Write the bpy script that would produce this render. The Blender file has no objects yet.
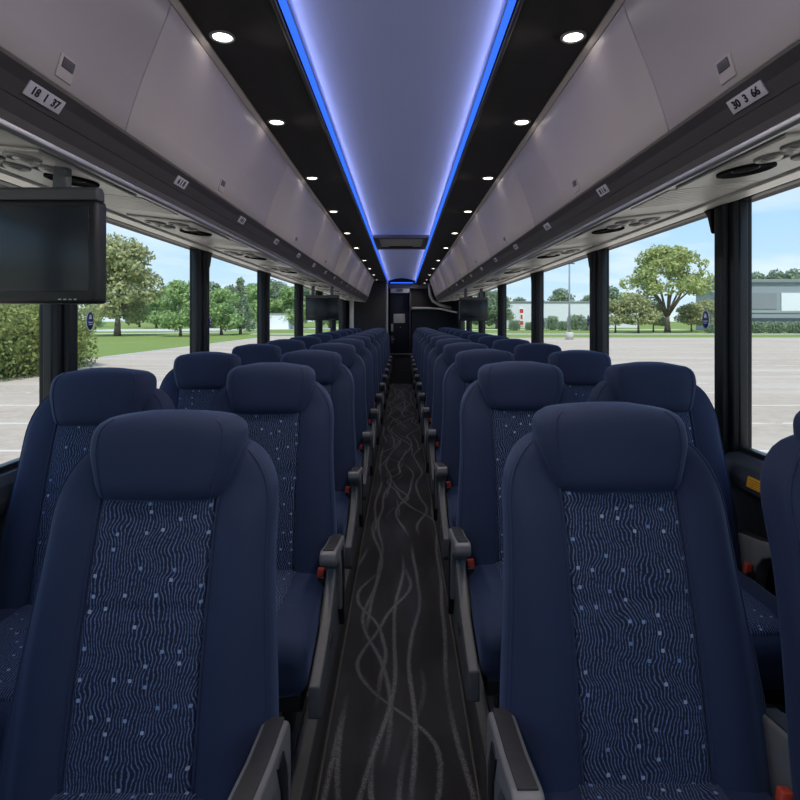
import bpy, bmesh, math, random
from mathutils import Vector, Matrix, noise
random.seed(7)
S = bpy.context.scene
C = S.collection
R = math.radians

# ---------------------------------------------------------------- camera
CZ = 1.35                       # eye height above the aisle
F = 560.0                       # focal length in pixels of an 800 px frame
cam = bpy.data.objects.new('camera', bpy.data.cameras.new('camera'))
C.objects.link(cam)
cam.location = (0.013, 0, CZ)
cam.rotation_euler = (R(90), 0, 0)
cam.data.sensor_width = 36
cam.data.lens = 36 * F / 800
cam.data.shift_x = -0.003
cam.data.shift_y = -0.1
cam.data.clip_start = 0.02
cam.data.clip_end = 2000
S.camera = cam

# ---------------------------------------------------------------- light
S.view_settings.view_transform = 'Standard'
S.view_settings.look = 'None'
S.view_settings.exposure = 0.0
S.view_settings.gamma = 1
S.view_settings.use_curve_mapping = False
SUN_STRENGTH = 4.2
SKY_STRENGTH = 1.3
LAMP_POWER = 9.0
LED_STRENGTH = 1.3
LED_POWER = 6.5

world = bpy.data.worlds.new('sky')
S.world = world
world.use_nodes = True
wt = world.node_tree
wt.nodes.clear()
def wn(kind, **kw):
    n = wt.nodes.new(kind)
    for k, v in kw.items(): setattr(n, k, v)
    return n
w_out = wn('ShaderNodeOutputWorld'); w_bg = wn('ShaderNodeBackground')
w_tc = wn('ShaderNodeTexCoord'); w_sep = wn('ShaderNodeSeparateXYZ')
wt.links.new(w_tc.outputs['Generated'], w_sep.inputs[0])
w_ramp = wn('ShaderNodeValToRGB')
er = w_ramp.color_ramp
er.elements[0].position = 0.0; er.elements[0].color = (0.62, 0.80, 0.93, 1)
er.elements[1].position = 0.62; er.elements[1].color = (0.13, 0.34, 0.78, 1)
e = er.elements.new(0.16); e.color = (0.44, 0.68, 0.93, 1)
wt.links.new(w_sep.outputs[2], w_ramp.inputs[0])
w_add = wn('ShaderNodeMath', operation='ADD'); w_add.inputs[1].default_value = 0.12
w_max = wn('ShaderNodeMath', operation='MAXIMUM'); w_max.inputs[1].default_value = 0.02
wt.links.new(w_sep.outputs[2], w_max.inputs[0]); wt.links.new(w_max.outputs[0], w_add.inputs[0])
w_dx = wn('ShaderNodeMath', operation='DIVIDE'); w_dy = wn('ShaderNodeMath', operation='DIVIDE')
for n, i in ((w_dx, 0), (w_dy, 1)):
    wt.links.new(w_sep.outputs[i], n.inputs[0]); wt.links.new(w_add.outputs[0], n.inputs[1])
w_cmb = wn('ShaderNodeCombineXYZ')
wt.links.new(w_dx.outputs[0], w_cmb.inputs[0]); wt.links.new(w_dy.outputs[0], w_cmb.inputs[1])
w_ns = wn('ShaderNodeTexNoise'); w_ns.inputs['Scale'].default_value = 1.1
w_ns.inputs['Detail'].default_value = 6; w_ns.inputs['Roughness'].default_value = 0.55
w_ns.inputs['Distortion'].default_value = 0.5
wt.links.new(w_cmb.outputs[0], w_ns.inputs['Vector'])
w_cr = wn('ShaderNodeValToRGB')
w_cr.color_ramp.elements[0].position = 0.42; w_cr.color_ramp.elements[0].color = (0, 0, 0, 1)
w_cr.color_ramp.elements[1].position = 0.78; w_cr.color_ramp.elements[1].color = (0.8, 0.8, 0.8, 1)
wt.links.new(w_ns.outputs[0], w_cr.inputs[0])
w_mix = wn('ShaderNodeMix', data_type='RGBA')
wt.links.new(w_cr.outputs[0], w_mix.inputs[0]); wt.links.new(w_ramp.outputs[0], w_mix.inputs[6])
w_mix.inputs[7].default_value = (0.93, 0.95, 0.98, 1)
wt.links.new(w_mix.outputs[2], w_bg.inputs[0]); w_bg.inputs[1].default_value = SKY_STRENGTH
wt.links.new(w_bg.outputs[0], w_out.inputs[0])

sun = bpy.data.objects.new('sun', bpy.data.lights.new('sun', 'SUN'))
C.objects.link(sun)
sun.data.energy = SUN_STRENGTH
sun.data.angle = R(1.5)
sun.data.color = (1.0, 0.95, 0.87)
sun.rotation_euler = Vector((-0.08, 0.50, -0.86)).to_track_quat('-Z', 'Y').to_euler()

# ---------------------------------------------------------------- materials
class NT:
    def __init__(s, name):
        s.m = bpy.data.materials.new(name); s.m.use_nodes = True
        s.t = s.m.node_tree; s.b = s.t.nodes['Principled BSDF']; s.out = s.t.nodes['Material Output']
    def n(s, kind, ins=None, **kw):
        x = s.t.nodes.new(kind)
        for k, v in kw.items(): setattr(x, k, v)
        for k, v in (ins or {}).items(): s.put(x, k, v)
        return x
    def put(s, x, k, v):
        if hasattr(v, 'is_output'): s.t.links.new(v, x.inputs[k])
        else: x.inputs[k].default_value = v
    def math(s, op, a, b=0.0, c=None):
        x = s.n('ShaderNodeMath', operation=op); s.put(x, 0, a); s.put(x, 1, b)
        if c is not None: s.put(x, 2, c)
        return x.outputs[0]
    def mix(s, f, a, b):
        x = s.n('ShaderNodeMix', data_type='RGBA'); s.put(x, 0, f); s.put(x, 6, a); s.put(x, 7, b)
        return x.outputs[2]
    def coord(s): return s.n('ShaderNodeTexCoord').outputs['Object']
    def world_pos(s): return s.n('ShaderNodeNewGeometry').outputs['Position']
    def noise(s, vec, scale, detail=3, rough=0.5, dist=0.0):
        return s.n('ShaderNodeTexNoise', {'Vector': vec, 'Scale': scale, 'Detail': detail, 'Roughness': rough, 'Distortion': dist}).outputs['Fac']
    def ramp(s, f, p0, p1, c0=(0, 0, 0, 1), c1=(1, 1, 1, 1)):
        x = s.n('ShaderNodeValToRGB'); s.put(x, 0, f)
        e = x.color_ramp.elements; e[0].position = p0; e[0].color = c0; e[1].position = p1; e[1].color = c1
        return x.outputs[0]
    def bump(s, h, strength, dist=0.01):
        x = s.n('ShaderNodeBump', {'Height': h, 'Strength': strength, 'Distance': dist}); s.put(s.b, 'Normal', x.outputs[0])
    def base(s, col, rough=0.5, metal=0.0, spec=0.5):
        s.put(s.b, 'Base Color', col if hasattr(col, 'is_output') else (*col[:3], 1)); s.put(s.b, 'Roughness', rough)
        s.put(s.b, 'Metallic', metal); s.put(s.b, 'Specular IOR Level', spec)

def c4(c): return (*c, 1)
def plain(name, col, rough=0.5, metal=0.0, spec=0.5, var=0.12, scale=40, bump=0.0):
    a = NT(name); p = a.coord(); f = a.noise(p, scale, 4)
    a.base(a.mix(f, c4([x * (1 - var) for x in col]), c4([x * (1 + var) for x in col])), rough, metal, spec)
    if bump: a.bump(a.noise(p, scale * 4, 3), bump, 0.004)
    return a.m
def glow(name, col, strength):
    a = NT(name); e = a.n('ShaderNodeEmission', {'Color': c4(col), 'Strength': strength})
    a.t.links.new(e.outputs[0], a.out.inputs[0]); return a.m

def navy_cloth():
    a = NT('navy_cloth'); p = a.coord()
    big = a.noise(p, 6, 3); fine = a.noise(p, 700, 2)
    a.base(a.mix(big, (0.0145, 0.023, 0.060, 1), (0.020, 0.031, 0.078, 1)), 0.78, 0, 0.3)
    a.put(a.b, 'Sheen Weight', 0.25); a.put(a.b, 'Sheen Roughness', 0.4); a.put(a.b, 'Sheen Tint', (0.35, 0.5, 0.9, 1))
    m = a.n('ShaderNodeMapping', {'Vector': p, 'Scale': (34, 34, 7)})
    wr = a.noise(m.outputs[0], 1.0, 2)
    a.bump(a.math('ADD', a.math('MULTIPLY', fine, 0.05), a.math('MULTIPLY', wr, 0.5)), 0.35, 0.006)
    return a.m
def patterned_cloth(axis):
    a = NT('wave_patterned_cloth'); p = a.coord()
    rnd = a.n('ShaderNodeObjectInfo').outputs['Random']
    sep = a.n('ShaderNodeSeparateXYZ', {0: p})
    v = a.math('MULTIPLY', sep.outputs[axis], 1.03)
    off = a.math('MULTIPLY', rnd, 37.0)
    vec = a.n('ShaderNodeCombineXYZ', {0: sep.outputs[0], 1: a.math('ADD', v, off), 2: 0.0}).outputs[0]
    st = a.n('ShaderNodeMapping', {'Vector': vec, 'Scale': (9, 13, 1)}).outputs[0]
    d1 = a.noise(st, 1.0, 2, 0.5)
    ph = a.math('ADD', a.math('MULTIPLY', sep.outputs[0], 1050.0), a.math('MULTIPLY', d1, 62.0))
    brk = a.noise(vec, 190, 2)
    line = a.math('SINE', ph)
    line = a.math('ADD', line, a.math('MULTIPLY', a.math('SUBTRACT', brk, 0.5), 2.2))
    lm = a.ramp(line, 0.35, 0.95)
    col = a.mix(lm, (0.011, 0.017, 0.044, 1), (0.105, 0.148, 0.27, 1))
    vo = a.n('ShaderNodeTexVoronoi', {'Vector': vec, 'Scale': 36.0, 'Randomness': 0.72, 'Exponent': 4.0}, feature='F1', distance='MINKOWSKI', voronoi_dimensions='2D')
    seed = a.n('ShaderNodeSeparateColor', {0: vo.outputs['Color']})
    dot = a.math('MULTIPLY', a.math('LESS_THAN', vo.outputs['Distance'], 0.112), a.math('GREATER_THAN', seed.outputs[0], 0.64))
    dcol = a.mix(seed.outputs[1], (0.13, 0.21, 0.40, 1), (0.34, 0.40, 0.52, 1))
    col = a.mix(dot, col, dcol)
    a.base(col, 0.85, 0, 0.25)
    a.put(a.b, 'Sheen Weight', 0.15); a.put(a.b, 'Sheen Tint', (0.4, 0.5, 0.9, 1))
    a.bump(a.math('ADD', a.math('MULTIPLY', lm, 0.5), dot), 0.3, 0.003)
    return a.m
def carpet_mat():
    a = NT('vein_patterned_carpet'); p = a.world_pos()
    sep = a.n('ShaderNodeSeparateXYZ', {0: p}); ln = None
    for k, (c, amp, fr) in enumerate([(-0.20, 0.22, 0.9), (-0.13, 0.42, 0.75), (-0.05, 0.5, 0.95), (0.0, 0.62, 0.62), (0.06, 0.5, 0.85), (0.12, 0.42, 1.05), (0.2, 0.25, 0.8), (0.03, 0.75, 1.2), (-0.08, 0.65, 1.3)]):
        q = a.n('ShaderNodeCombineXYZ', {0: 3.7 + 11.3 * k, 1: a.math('MULTIPLY', sep.outputs[1], fr), 2: 0.0}).outputs[0]
        xi = a.math('MULTIPLY_ADD', a.math('SUBTRACT', a.noise(q, 1.0, 1, 0.3), 0.5), amp * 1.3, c)
        q2 = a.n('ShaderNodeCombineXYZ', {0: sep.outputs[0], 1: sep.outputs[1], 2: 5.0 + k}).outputs[0]
        d = a.math('ABSOLUTE', a.math('SUBTRACT', a.math('ADD', sep.outputs[0], a.math('MULTIPLY', a.noise(q2, 40, 2), 0.008)), xi))
        l1 = a.ramp(d, 0.0055, 0.0095, (1, 1, 1, 1), (0, 0, 0, 1))
        fade = a.ramp(a.noise(a.n('ShaderNodeCombineXYZ', {0: 50.0 + k, 1: sep.outputs[1], 2: 0.0}).outputs[0], 1.1, 1), 0.40, 0.50)
        l1 = a.math('MULTIPLY', l1, fade)
        ln = l1 if ln is None else a.math('MAXIMUM', ln, l1)
    spk = a.noise(p, 330, 2, 0.7)
    ln = a.math('MULTIPLY', ln, a.ramp(spk, 0.36, 0.58))
    m2 = a.n('ShaderNodeMapping', {'Vector': p, 'Scale': (5.0, 1.1, 0)})
    band = a.noise(m2.outputs[0], 1.0, 3)
    basec = a.mix(spk, (0.015, 0.014, 0.015, 1), (0.066, 0.062, 0.065, 1))
    basec = a.mix(a.ramp(band, 0.38, 0.66), basec, (0.056, 0.060, 0.070, 1))
    a.base(a.mix(ln, basec, (0.22, 0.222, 0.23, 1)), 0.95, 0, 0.15)
    a.bump(spk, 0.5, 0.006)
    return a.m
def lot_mat():
    a = NT('pale_worn_asphalt'); p = a.world_pos()
    sep = a.n('ShaderNodeSeparateXYZ', {0: p})
    big = a.noise(p, 0.09, 4); fine = a.noise(p, 3.0, 5, 0.7)
    st = a.n('ShaderNodeMapping', {'Vector': p, 'Scale': (0.05, 0.55, 1)}); streak = a.noise(st.outputs[0], 1.0, 3)
    col = a.mix(big, (0.45, 0.37, 0.285, 1), (0.55, 0.46, 0.365, 1))
    col = a.mix(a.math('MULTIPLY', a.ramp(fine, 0.4, 0.7), 0.6), col, (0.33, 0.275, 0.215, 1))
    col = a.mix(a.math('MULTIPLY', a.ramp(streak, 0.45, 0.66), 0.7), col, (0.54, 0.47, 0.385, 1))
    my = a.math('ABSOLUTE', a.math('SUBTRACT', a.math('MODULO', a.math('ADD', sep.outputs[1], 300.0), 3.2), 1.6))
    wear = a.math('GREATER_THAN', a.noise(p, 1.6, 3), 0.42)
    ax = a.math('MODULO', a.math('ADD', sep.outputs[0], 303.5), 17.0)
    ln = a.math('MULTIPLY', a.math('LESS_THAN', my, 0.075), a.math('LESS_THAN', ax, 11.0))
    ln = a.math('MULTIPLY', ln, wear)
    a.base(a.mix(ln, col, (0.66, 0.60, 0.52, 1)), 0.9, 0, 0.2)
    a.bump(fine, 0.3, 0.02)
    return a.m
def lawn_mat():
    a = NT('mown_grass'); p = a.world_pos()
    f = a.noise(p, 0.12, 4); g = a.noise(p, 2.0, 4, 0.7)
    col = a.mix(f, (0.21, 0.27, 0.07, 1), (0.33, 0.39, 0.12, 1))
    a.base(a.mix(g, col, (0.14, 0.21, 0.05, 1)), 0.95, 0, 0.1)
    a.bump(g, 0.5, 0.1); return a.m
def leaf_mat(name, c0, c1, c2):
    a = NT(name)
    at = a.n('ShaderNodeAttribute', attribute_name='tone')
    col = a.ramp(at.outputs['Fac'], 0.0, 1.0, c4(c0), c4(c2))
    x = col.node.color_ramp.elements.new(0.5); x.color = c4(c1)
    a.base(col, 0.7, 0, 0.25)
    tr = a.n('ShaderNodeBsdfTranslucent', {'Color': col})
    mx = a.n('ShaderNodeMixShader', {0: 0.4, 1: a.b.outputs[0], 2: tr.outputs[0]})
    a.t.links.new(mx.outputs[0], a.out.inputs[0])
    return a.m
def glass_mat():
    a = NT('lightly_tinted_glass')
    t = a.n('ShaderNodeBsdfTransparent', {'Color': (0.93, 0.95, 0.95, 1)})
    g = a.n('ShaderNodeBsdfGlossy', {'Color': (1, 1, 1, 1), 'Roughness': 0.3})
    fr = a.n('ShaderNodeFresnel', {'IOR': 1.25})
    mx = a.n('ShaderNodeMixShader', {0: a.math('MULTIPLY', fr.outputs[0], 0.05), 1: t.outputs[0], 2: g.outputs[0]})
    a.t.links.new(mx.outputs[0], a.out.inputs[0]); return a.m
def ribbed(name, col, axis, pitch, rough=0.5, metal=0.0):
    a = NT(name); p = a.world_pos(); sep = a.n('ShaderNodeSeparateXYZ', {0: p})
    s = a.math('SINE', a.math('MULTIPLY', sep.outputs[axis], 2 * math.pi / pitch))
    a.base(col, rough, metal); a.bump(s, 0.35, 0.004); return a.m

M = dict(
    cloth=navy_cloth(), pattern=patterned_cloth(2), pattern_flat=patterned_cloth(1), carpet=carpet_mat(), lot=lot_mat(), lawn=lawn_mat(), glass=glass_mat(),
    bin=plain('mauve_grey_plastic', (0.52, 0.46, 0.455), 0.42, 0, 0.4, 0.03, 3),
    valence=plain('charcoal_rail', (0.088, 0.078, 0.082), 0.38, 0.2, 0.5, 0.1, 4),
    silver=plain('brushed_aluminium_trim', (0.52, 0.52, 0.52), 0.32, 0.75, 0.5, 0.06, 20),
    psu=plain('pale_grey_plastic', (0.58, 0.56, 0.53), 0.36, 0.35, 0.6, 0.05, 5),
    header=plain('off_white_trim', (0.86, 0.83, 0.77), 0.38, 0.55, 0.6, 0.05, 4),
    ceil=plain('near_black_liner', (0.072, 0.068, 0.065), 0.7, 0, 0.3, 0.15, 30, 0.1),
    centre=plain('silver_grey_headliner', (0.60, 0.60, 0.62), 0.5, 0.0, 0.4, 0.04, 3),
    black=plain('black_plastic', (0.012, 0.013, 0.015), 0.4, 0, 0.45, 0.2, 30),
    black_metal=plain('black_powder_coat', (0.008, 0.009, 0.012), 0.5, 0.0, 0.3, 0.2, 20),
    mesh=plain('black_speaker_mesh', (0.006, 0.006, 0.006), 0.9, 0, 0.1),
    nozzle=plain('mid_grey_nozzle', (0.30, 0.29, 0.28), 0.4, 0.1),
    wall=plain('dark_side_lining', (0.016, 0.018, 0.023), 0.6, 0, 0.35, 0.2, 12, 0.1),
    ledge=plain('slate_sill_cap', (0.055, 0.065, 0.08), 0.35, 0.1, 0.5, 0.1, 10),
    vinyl=plain('dark_vinyl_floor', (0.035, 0.035, 0.037), 0.5, 0, 0.4, 0.2, 50),
    riser=plain('grey_step_edge', (0.085, 0.085, 0.09), 0.45, 0.1, 0.4, 0.12, 15),
    edge=plain('bronze_edge_strip', (0.13, 0.12, 0.108), 0.45, 0.4, 0.5, 0.1, 30),
    arm=plain('grey_armrest_plastic', (0.17, 0.17, 0.178), 0.42, 0.1, 0.5, 0.08, 25),
    armpad=plain('charcoal_armrest_pad', (0.03, 0.03, 0.032), 0.55, 0, 0.4, 0.15, 40, 0.1),
    shroud=plain('dim_grey_side_shroud', (0.10, 0.102, 0.11), 0.45, 0.1, 0.5, 0.1, 25),
    red=plain('red_buckle_plastic', (0.50, 0.055, 0.03), 0.5),
    screen=NT('dark_glass_screen').m,
    sign=plain('white_sign_plate', (0.62, 0.60, 0.66), 0.5, 0, 0.3, 0.03),
    ink=plain('black_print', (0.012, 0.012, 0.014), 0.6),
    blue=plain('blue_sticker', (0.012, 0.045, 0.23), 0.45), white=plain('white_print', (0.75, 0.78, 0.82), 0.5),
    yellow=plain('amber_label', (0.72, 0.36, 0.02), 0.5), dark_text=plain('brown_print', (0.20, 0.09, 0.01), 0.6),
    led=glow('blue_led', (0.035, 0.15, 1.0), LED_STRENGTH), lens=glow('warm_white_lens', (1.0, 0.93, 0.84), 9.0),
    partition=plain('black_brown_partition', (0.026, 0.024, 0.028), 0.6, 0, 0.3, 0.1, 20),
    door=plain('midnight_door', (0.012, 0.015, 0.026), 0.5, 0, 0.4, 0.1, 15),
    light_trim=plain('pale_metal_trim', (0.42, 0.42, 0.42), 0.4, 0.3, 0.5, 0.05),
    paper=plain('notice_paper', (0.55, 0.54, 0.52), 0.7),
    bark=plain('grey_bark', (0.16, 0.125, 0.095), 0.9, 0, 0.2, 0.35, 3, 0.4),
    concrete=plain('pale_concrete', (0.55, 0.54, 0.50), 0.9, 0, 0.2, 0.1, 0.8),
    wwall=ribbed('white_ribbed_cladding', (0.72, 0.74, 0.76, 1), 0, 1.2), gwall=ribbed('grey_cladding', (0.28, 0.32, 0.35, 1), 2, 0.9),
    pwall=plain('light_panel', (0.80, 0.83, 0.86), 0.6), bglass=plain('dark_facade_glass', (0.05, 0.065, 0.08), 0.15),
    roof=plain('grey_roof', (0.24, 0.26, 0.28), 0.7), redsign=plain('red_sign', (0.55, 0.05, 0.04), 0.6),
    leaf_a=leaf_mat('olive_leaves', (0.213, 0.243, 0.116), (0.417, 0.442, 0.218), (0.679, 0.642, 0.352)),
    leaf_b=leaf_mat('fresh_leaves', (0.190, 0.274, 0.117), (0.340, 0.485, 0.200), (0.577, 0.722, 0.323)),
    leaf_c=leaf_mat('bright_leaves', (0.25, 0.28, 0.10), (0.44, 0.50, 0.19), (0.66, 0.69, 0.33)),
    leaf_d=leaf_mat('dusky_leaves', (0.177, 0.237, 0.158), (0.277, 0.361, 0.228), (0.437, 0.522, 0.328)),
    leaf_e=leaf_mat('hedge_leaves', (0.13, 0.17, 0.045), (0.26, 0.31, 0.085), (0.42, 0.46, 0.15)),
)
_s = M['screen'].node_tree.nodes['Principled BSDF']
_s.inputs['Base Color'].default_value = (0.010, 0.016, 0.024, 1); _s.inputs['Roughness'].default_value = 0.22

# ---------------------------------------------------------------- mesh helpers
class MB:
    def __init__(s): s.v = []; s.f = []; s.flat = []
    def add(s, v, f, smooth=False):
        o = len(s.v); s.v += [tuple(x) for x in v]
        for q in f: s.f.append(tuple(i + o for i in q)); s.flat.append(not smooth)
        return s
    def bm(s, b, smooth=False):
        b.verts.index_update()
        s.add([x.co[:] for x in b.verts], [[x.index for x in q.verts] for q in b.faces], smooth); b.free(); return s
    def box(s, c, d, bev=0.0, rot=None, seg=2):
        b = bmesh.new(); bmesh.ops.create_cube(b, size=1)
        for x in b.verts: x.co = Vector((x.co.x * d[0], x.co.y * d[1], x.co.z * d[2]))
        if bev: bmesh.ops.bevel(b, geom=b.edges[:], offset=bev, segments=seg, profile=0.6, affect='EDGES')
        mt = Matrix.Translation(Vector(c)) @ (rot.to_4x4() if rot else Matrix())
        b.transform(mt); return s.bm(b, bool(bev))
    def prism(s, prof, axis, a0, a1, bev=0.0, seg=2):
        """closed 2-D outline swept along an axis; prof in the other two axes in x,y,z order"""
        def P(p, a):
            return {'x': (a, p[0], p[1]), 'y': (p[0], a, p[1]), 'z': (p[0], p[1], a)}[axis]
        b = bmesh.new(); n = len(prof)
        A = [b.verts.new(P(p, a0)) for p in prof]; B = [b.verts.new(P(p, a1)) for p in prof]
        b.faces.new(A); b.faces.new(B[::-1])
        for i in range(n): b.faces.new((A[i], B[i], B[(i + 1) % n], A[(i + 1) % n]))
        bmesh.ops.recalc_face_normals(b, faces=b.faces[:])
        if bev: bmesh.ops.bevel(b, geom=b.edges[:], offset=bev, segments=seg, profile=0.6, affect='EDGES')
        return s.bm(b, bool(bev))
    def loft(s, rings, smooth=True, cap=True):
        n = len(rings[0]); v = [p for r in rings for p in r]; f = []
        for j in range(len(rings) - 1):
            for i in range(n):
                k = (i + 1) % n
                f.append((j * n + i, j * n + k, (j + 1) * n + k, (j + 1) * n + i))
        if cap: f.append(tuple(range(n))[::-1]); f.append(tuple(range((len(rings) - 1) * n, len(rings) * n)))
        b = bmesh.new(); vs = [b.verts.new(p) for p in v]
        for q in f: b.faces.new([vs[i] for i in q])
        bmesh.ops.recalc_face_normals(b, faces=b.faces[:])
        return s.bm(b, smooth)
    def tube(s, pts, rad, seg=10):
        rings = []
        for i, p in enumerate(pts):
            p = Vector(p); a = Vector(pts[max(i - 1, 0)]); c = Vector(pts[min(i + 1, len(pts) - 1)])
            t = (c - a).normalized(); u = t.orthogonal().normalized() if i == 0 else (u - t * u.dot(t)).normalized(); w = t.cross(u)
            r = rad[i] if hasattr(rad, '__len__') else rad
            rings.append([p + (u * math.cos(k * 2 * math.pi / seg) + w * math.sin(k * 2 * math.pi / seg)) * r for k in range(seg)])
        return s.loft(rings)
    def lathe(s, prof, c, seg=20, rot=None, sx=1.0, sy=1.0):
        """profile of (radius, height) around z"""
        rings = []
        for r, h in prof:
            q = [Vector((r * sx * math.cos(k * 2 * math.pi / seg), r * sy * math.sin(k * 2 * math.pi / seg), h)) for k in range(seg)]
            rings.append([Vector(c) + ((rot @ p) if rot else p) for p in q])
        return s.loft(rings)
    def squeeze(s, y0, k): s.v = [(a, b if b > y0 else y0 + (b - y0) * k, c) for a, b, c in s.v]; return s
    def shift(s, x, y, z): s.v = [(a + x, b + y, c + z) for a, b, c in s.v]; return s
    def build(s, name, mat, parent=None):
        me = bpy.data.meshes.new(name); me.from_pydata(s.v, [], s.f)
        me.polygons.foreach_set('use_smooth', [not x for x in s.flat]); me.update()
        me.materials.append(M[mat] if isinstance(mat, str) else mat)
        o = bpy.data.objects.new(name, me); C.objects.link(o); o.parent = parent
        return o

def tag(o, label, cat, group=None):
    o['label'] = label; o['category'] = cat
    if group: o['group'] = group
    return o
def empty(name, loc, label, cat, group=None):
    o = bpy.data.objects.new(name, None); C.objects.link(o); o.location = loc; o.empty_display_size = 0.1
    return tag(o, label, cat, group)
def struct(mb, name, mat, parent=None):
    o = mb.build(name, mat, parent)
    if parent is None: o['kind'] = 'structure'
    return o
KIDS = {}
def kids(o):
    return [x for x in C.objects if x.parent == o]
def copy_tree(o, parent=None):
    c = o.copy(); C.objects.link(c)
    if parent is not None: c.parent = parent
    if o.name not in KIDS: KIDS[o.name] = kids(o)
    for ch in KIDS[o.name]: copy_tree(ch, c)
    return c
def text_mesh(txt, size):
    cu = bpy.data.curves.new('letters', 'FONT'); cu.body = txt; cu.size = size; cu.align_x = 'CENTER'; cu.align_y = 'CENTER'
    cu.extrude = 0.0004; cu.resolution_u = 3; cu.offset = size * 0.03
    o = bpy.data.objects.new('letters', cu); C.objects.link(o)
    me = bpy.data.meshes.new_from_object(o.evaluated_get(bpy.context.evaluated_depsgraph_get()))
    bpy.data.objects.remove(o); bpy.data.curves.remove(cu)
    return me
def letters(name, txt, size, mat, parent, loc, rot):
    me = text_mesh(txt, size); me.materials.clear(); me.materials.append(M[mat])
    o = bpy.data.objects.new(name, me); C.objects.link(o); o.parent = parent; o.location = loc; o.rotation_euler = rot.to_euler()
    return o
ORD = ['first', 'second', 'third', 'fourth', 'fifth', 'sixth', 'seventh', 'eighth', 'ninth', 'tenth', 'eleventh', 'twelfth', 'thirteenth', 'fourteenth', 'fifteenth', 'sixteenth']
SIDE = {-1: 'lawn side', 1: 'warehouse side'}
def lerp(a, b, t): return a + (b - a) * t

# ---------------------------------------------------------------- shell of the coach
YF, YR = -1.9, 12.4            # front and rear of the cabin
XW = 1.17                      # inner face of the windows
Z0, Z1 = 0.895, 1.762          # sill and head of the glass
CEIL = CZ + 0.80

struct(MB().box((0, (YF + YR) / 2, -0.03), (2.5, YR - YF, 0.06)), 'floor', 'vinyl')
struct(MB().box((0, (YF + 12.0) / 2, 0.004), (0.45, 12.0 - YF, 0.008)), 'floor_aisle_carpet', 'carpet')
for s in (-1, 1):
    struct(MB().box((s * 0.229, (YF + 12.0) / 2, 0.006), (0.008, 12.0 - YF, 0.012), 0.002), 'trim_1' if s < 0 else 'trim_2', 'edge')
    struct(MB().box((s * 0.72, (YF + 12.0) / 2, 0.075), (0.96, 12.0 - YF, 0.15), 0.006), 'floor_plinth_left' if s < 0 else 'floor_plinth_right', 'riser')
PLINTH = 0.15
posts = {-1: [0.42, 1.954, 3.296, 4.80, 6.43, 7.98, 9.6, 11.2], 1: [0.45, 1.987, 3.32, 4.83, 6.54, 8.2, 9.75, 11.2]}
nwin = 0; ntrim = 2
for s in (-1, 1):
    side = 'left' if s < 0 else 'right'
    w = MB()
    w.box((s * 1.22, (YF + YR) / 2, (Z0 - 0.02) / 2), (0.10, YR - YF, Z0 - 0.02))
    w.box((s * 1.22, (YF + YR) / 2, (Z1 + 2.3) / 2 + 0.01), (0.10, YR - YF, 2.3 - Z1))
    w.box((s * 1.22, (11.25 + YR) / 2, 1.32), (0.10, YR - 11.25, Z1 - Z0 + 0.06))
    struct(w, 'wall_' + side, 'wall')
    # sill ledge, a rounded cap that runs the length of the cabin
    led = MB().prism([(s * 1.19, Z0 + 0.004), (s * 1.155, Z0 + 0.002), (s * 1.125, Z0 - 0.02), (s * 1.11, Z0 - 0.06), (s * 1.12, Z0 - 0.095), (s * 1.165, Z0 - 0.11), (s * 1.175, Z0 - 0.11)], 'y', YF + 0.05, 11.45, 0.004)
    ntrim += 1; struct(led, 'trim_%d' % ntrim, 'ledge')
    ra = MB().box((s * 1.135, (YF + 11.4) / 2, 0.38), (0.06, 11.4 - YF, 0.09), 0.015)
    ntrim += 1; struct(ra, 'trim_%d' % ntrim, 'black')
    ys = [YF + 0.1] + posts[s] 
    for i in range(len(ys) - 1):
        nwin += 1
        a, b = ys[i] + 0.045, ys[i + 1] - 0.045
        fr = MB()
        fr.box((s * 1.188, (a + b) / 2, Z0 + 0.006), (0.03, b - a, 0.028), 0.004)
        fr.box((s * 1.188, (a + b) / 2, Z1 + 0.004), (0.03, b - a, 0.008), 0.002)
        fr.box((s * 1.188, a + 0.008, (Z0 + Z1) / 2), (0.03, 0.016, Z1 - Z0), 0.004)
        fr.box((s * 1.188, b - 0.008, (Z0 + Z1) / 2), (0.03, 0.016, Z1 - Z0), 0.004)
        wo = struct(fr, 'window_%d' % nwin, 'black')
        struct(MB().box((s * 1.192, (a + b) / 2, (Z0 + Z1) / 2), (0.006, b - a - 0.02, Z1 - Z0 - 0.01)), 'window_pane', 'glass', wo)
    for y in posts[s]:
        p = MB()
        p.box((s * 1.185, y, (Z0 + Z1) / 2), (0.07, 0.115, Z1 - Z0 + 0.06), 0.008)
        p.box((s * 1.142, y - 0.012, (Z0 + Z1) / 2), (0.035, 0.05, Z1 - Z0 + 0.04), 0.008)
        p.prism([(y + 0.05, Z1 + 0.01), (y + 0.05, Z1 - 0.10), (y + 0.075, Z1 - 0.035), (y + 0.115, Z1 + 0.01)], 'x', s * 1.135, s * 1.175, 0.004)
        ntrim += 1; struct(p, 'trim_%d' % ntrim, 'black_metal')
    # pale band between the service panels and the window head
    ntrim += 1
    struct(MB().prism([(s * 1.04, CZ + 0.392), (s * 1.045, CZ + 0.388), (s * 1.10, CZ + 0.394), (s * 1.165, CZ + 0.412), (s * 1.165, CZ + 0.45), (s * 1.04, CZ + 0.45)], 'y', YF + 0.05, 11.45), 'trim_%d' % ntrim, 'header')
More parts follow.
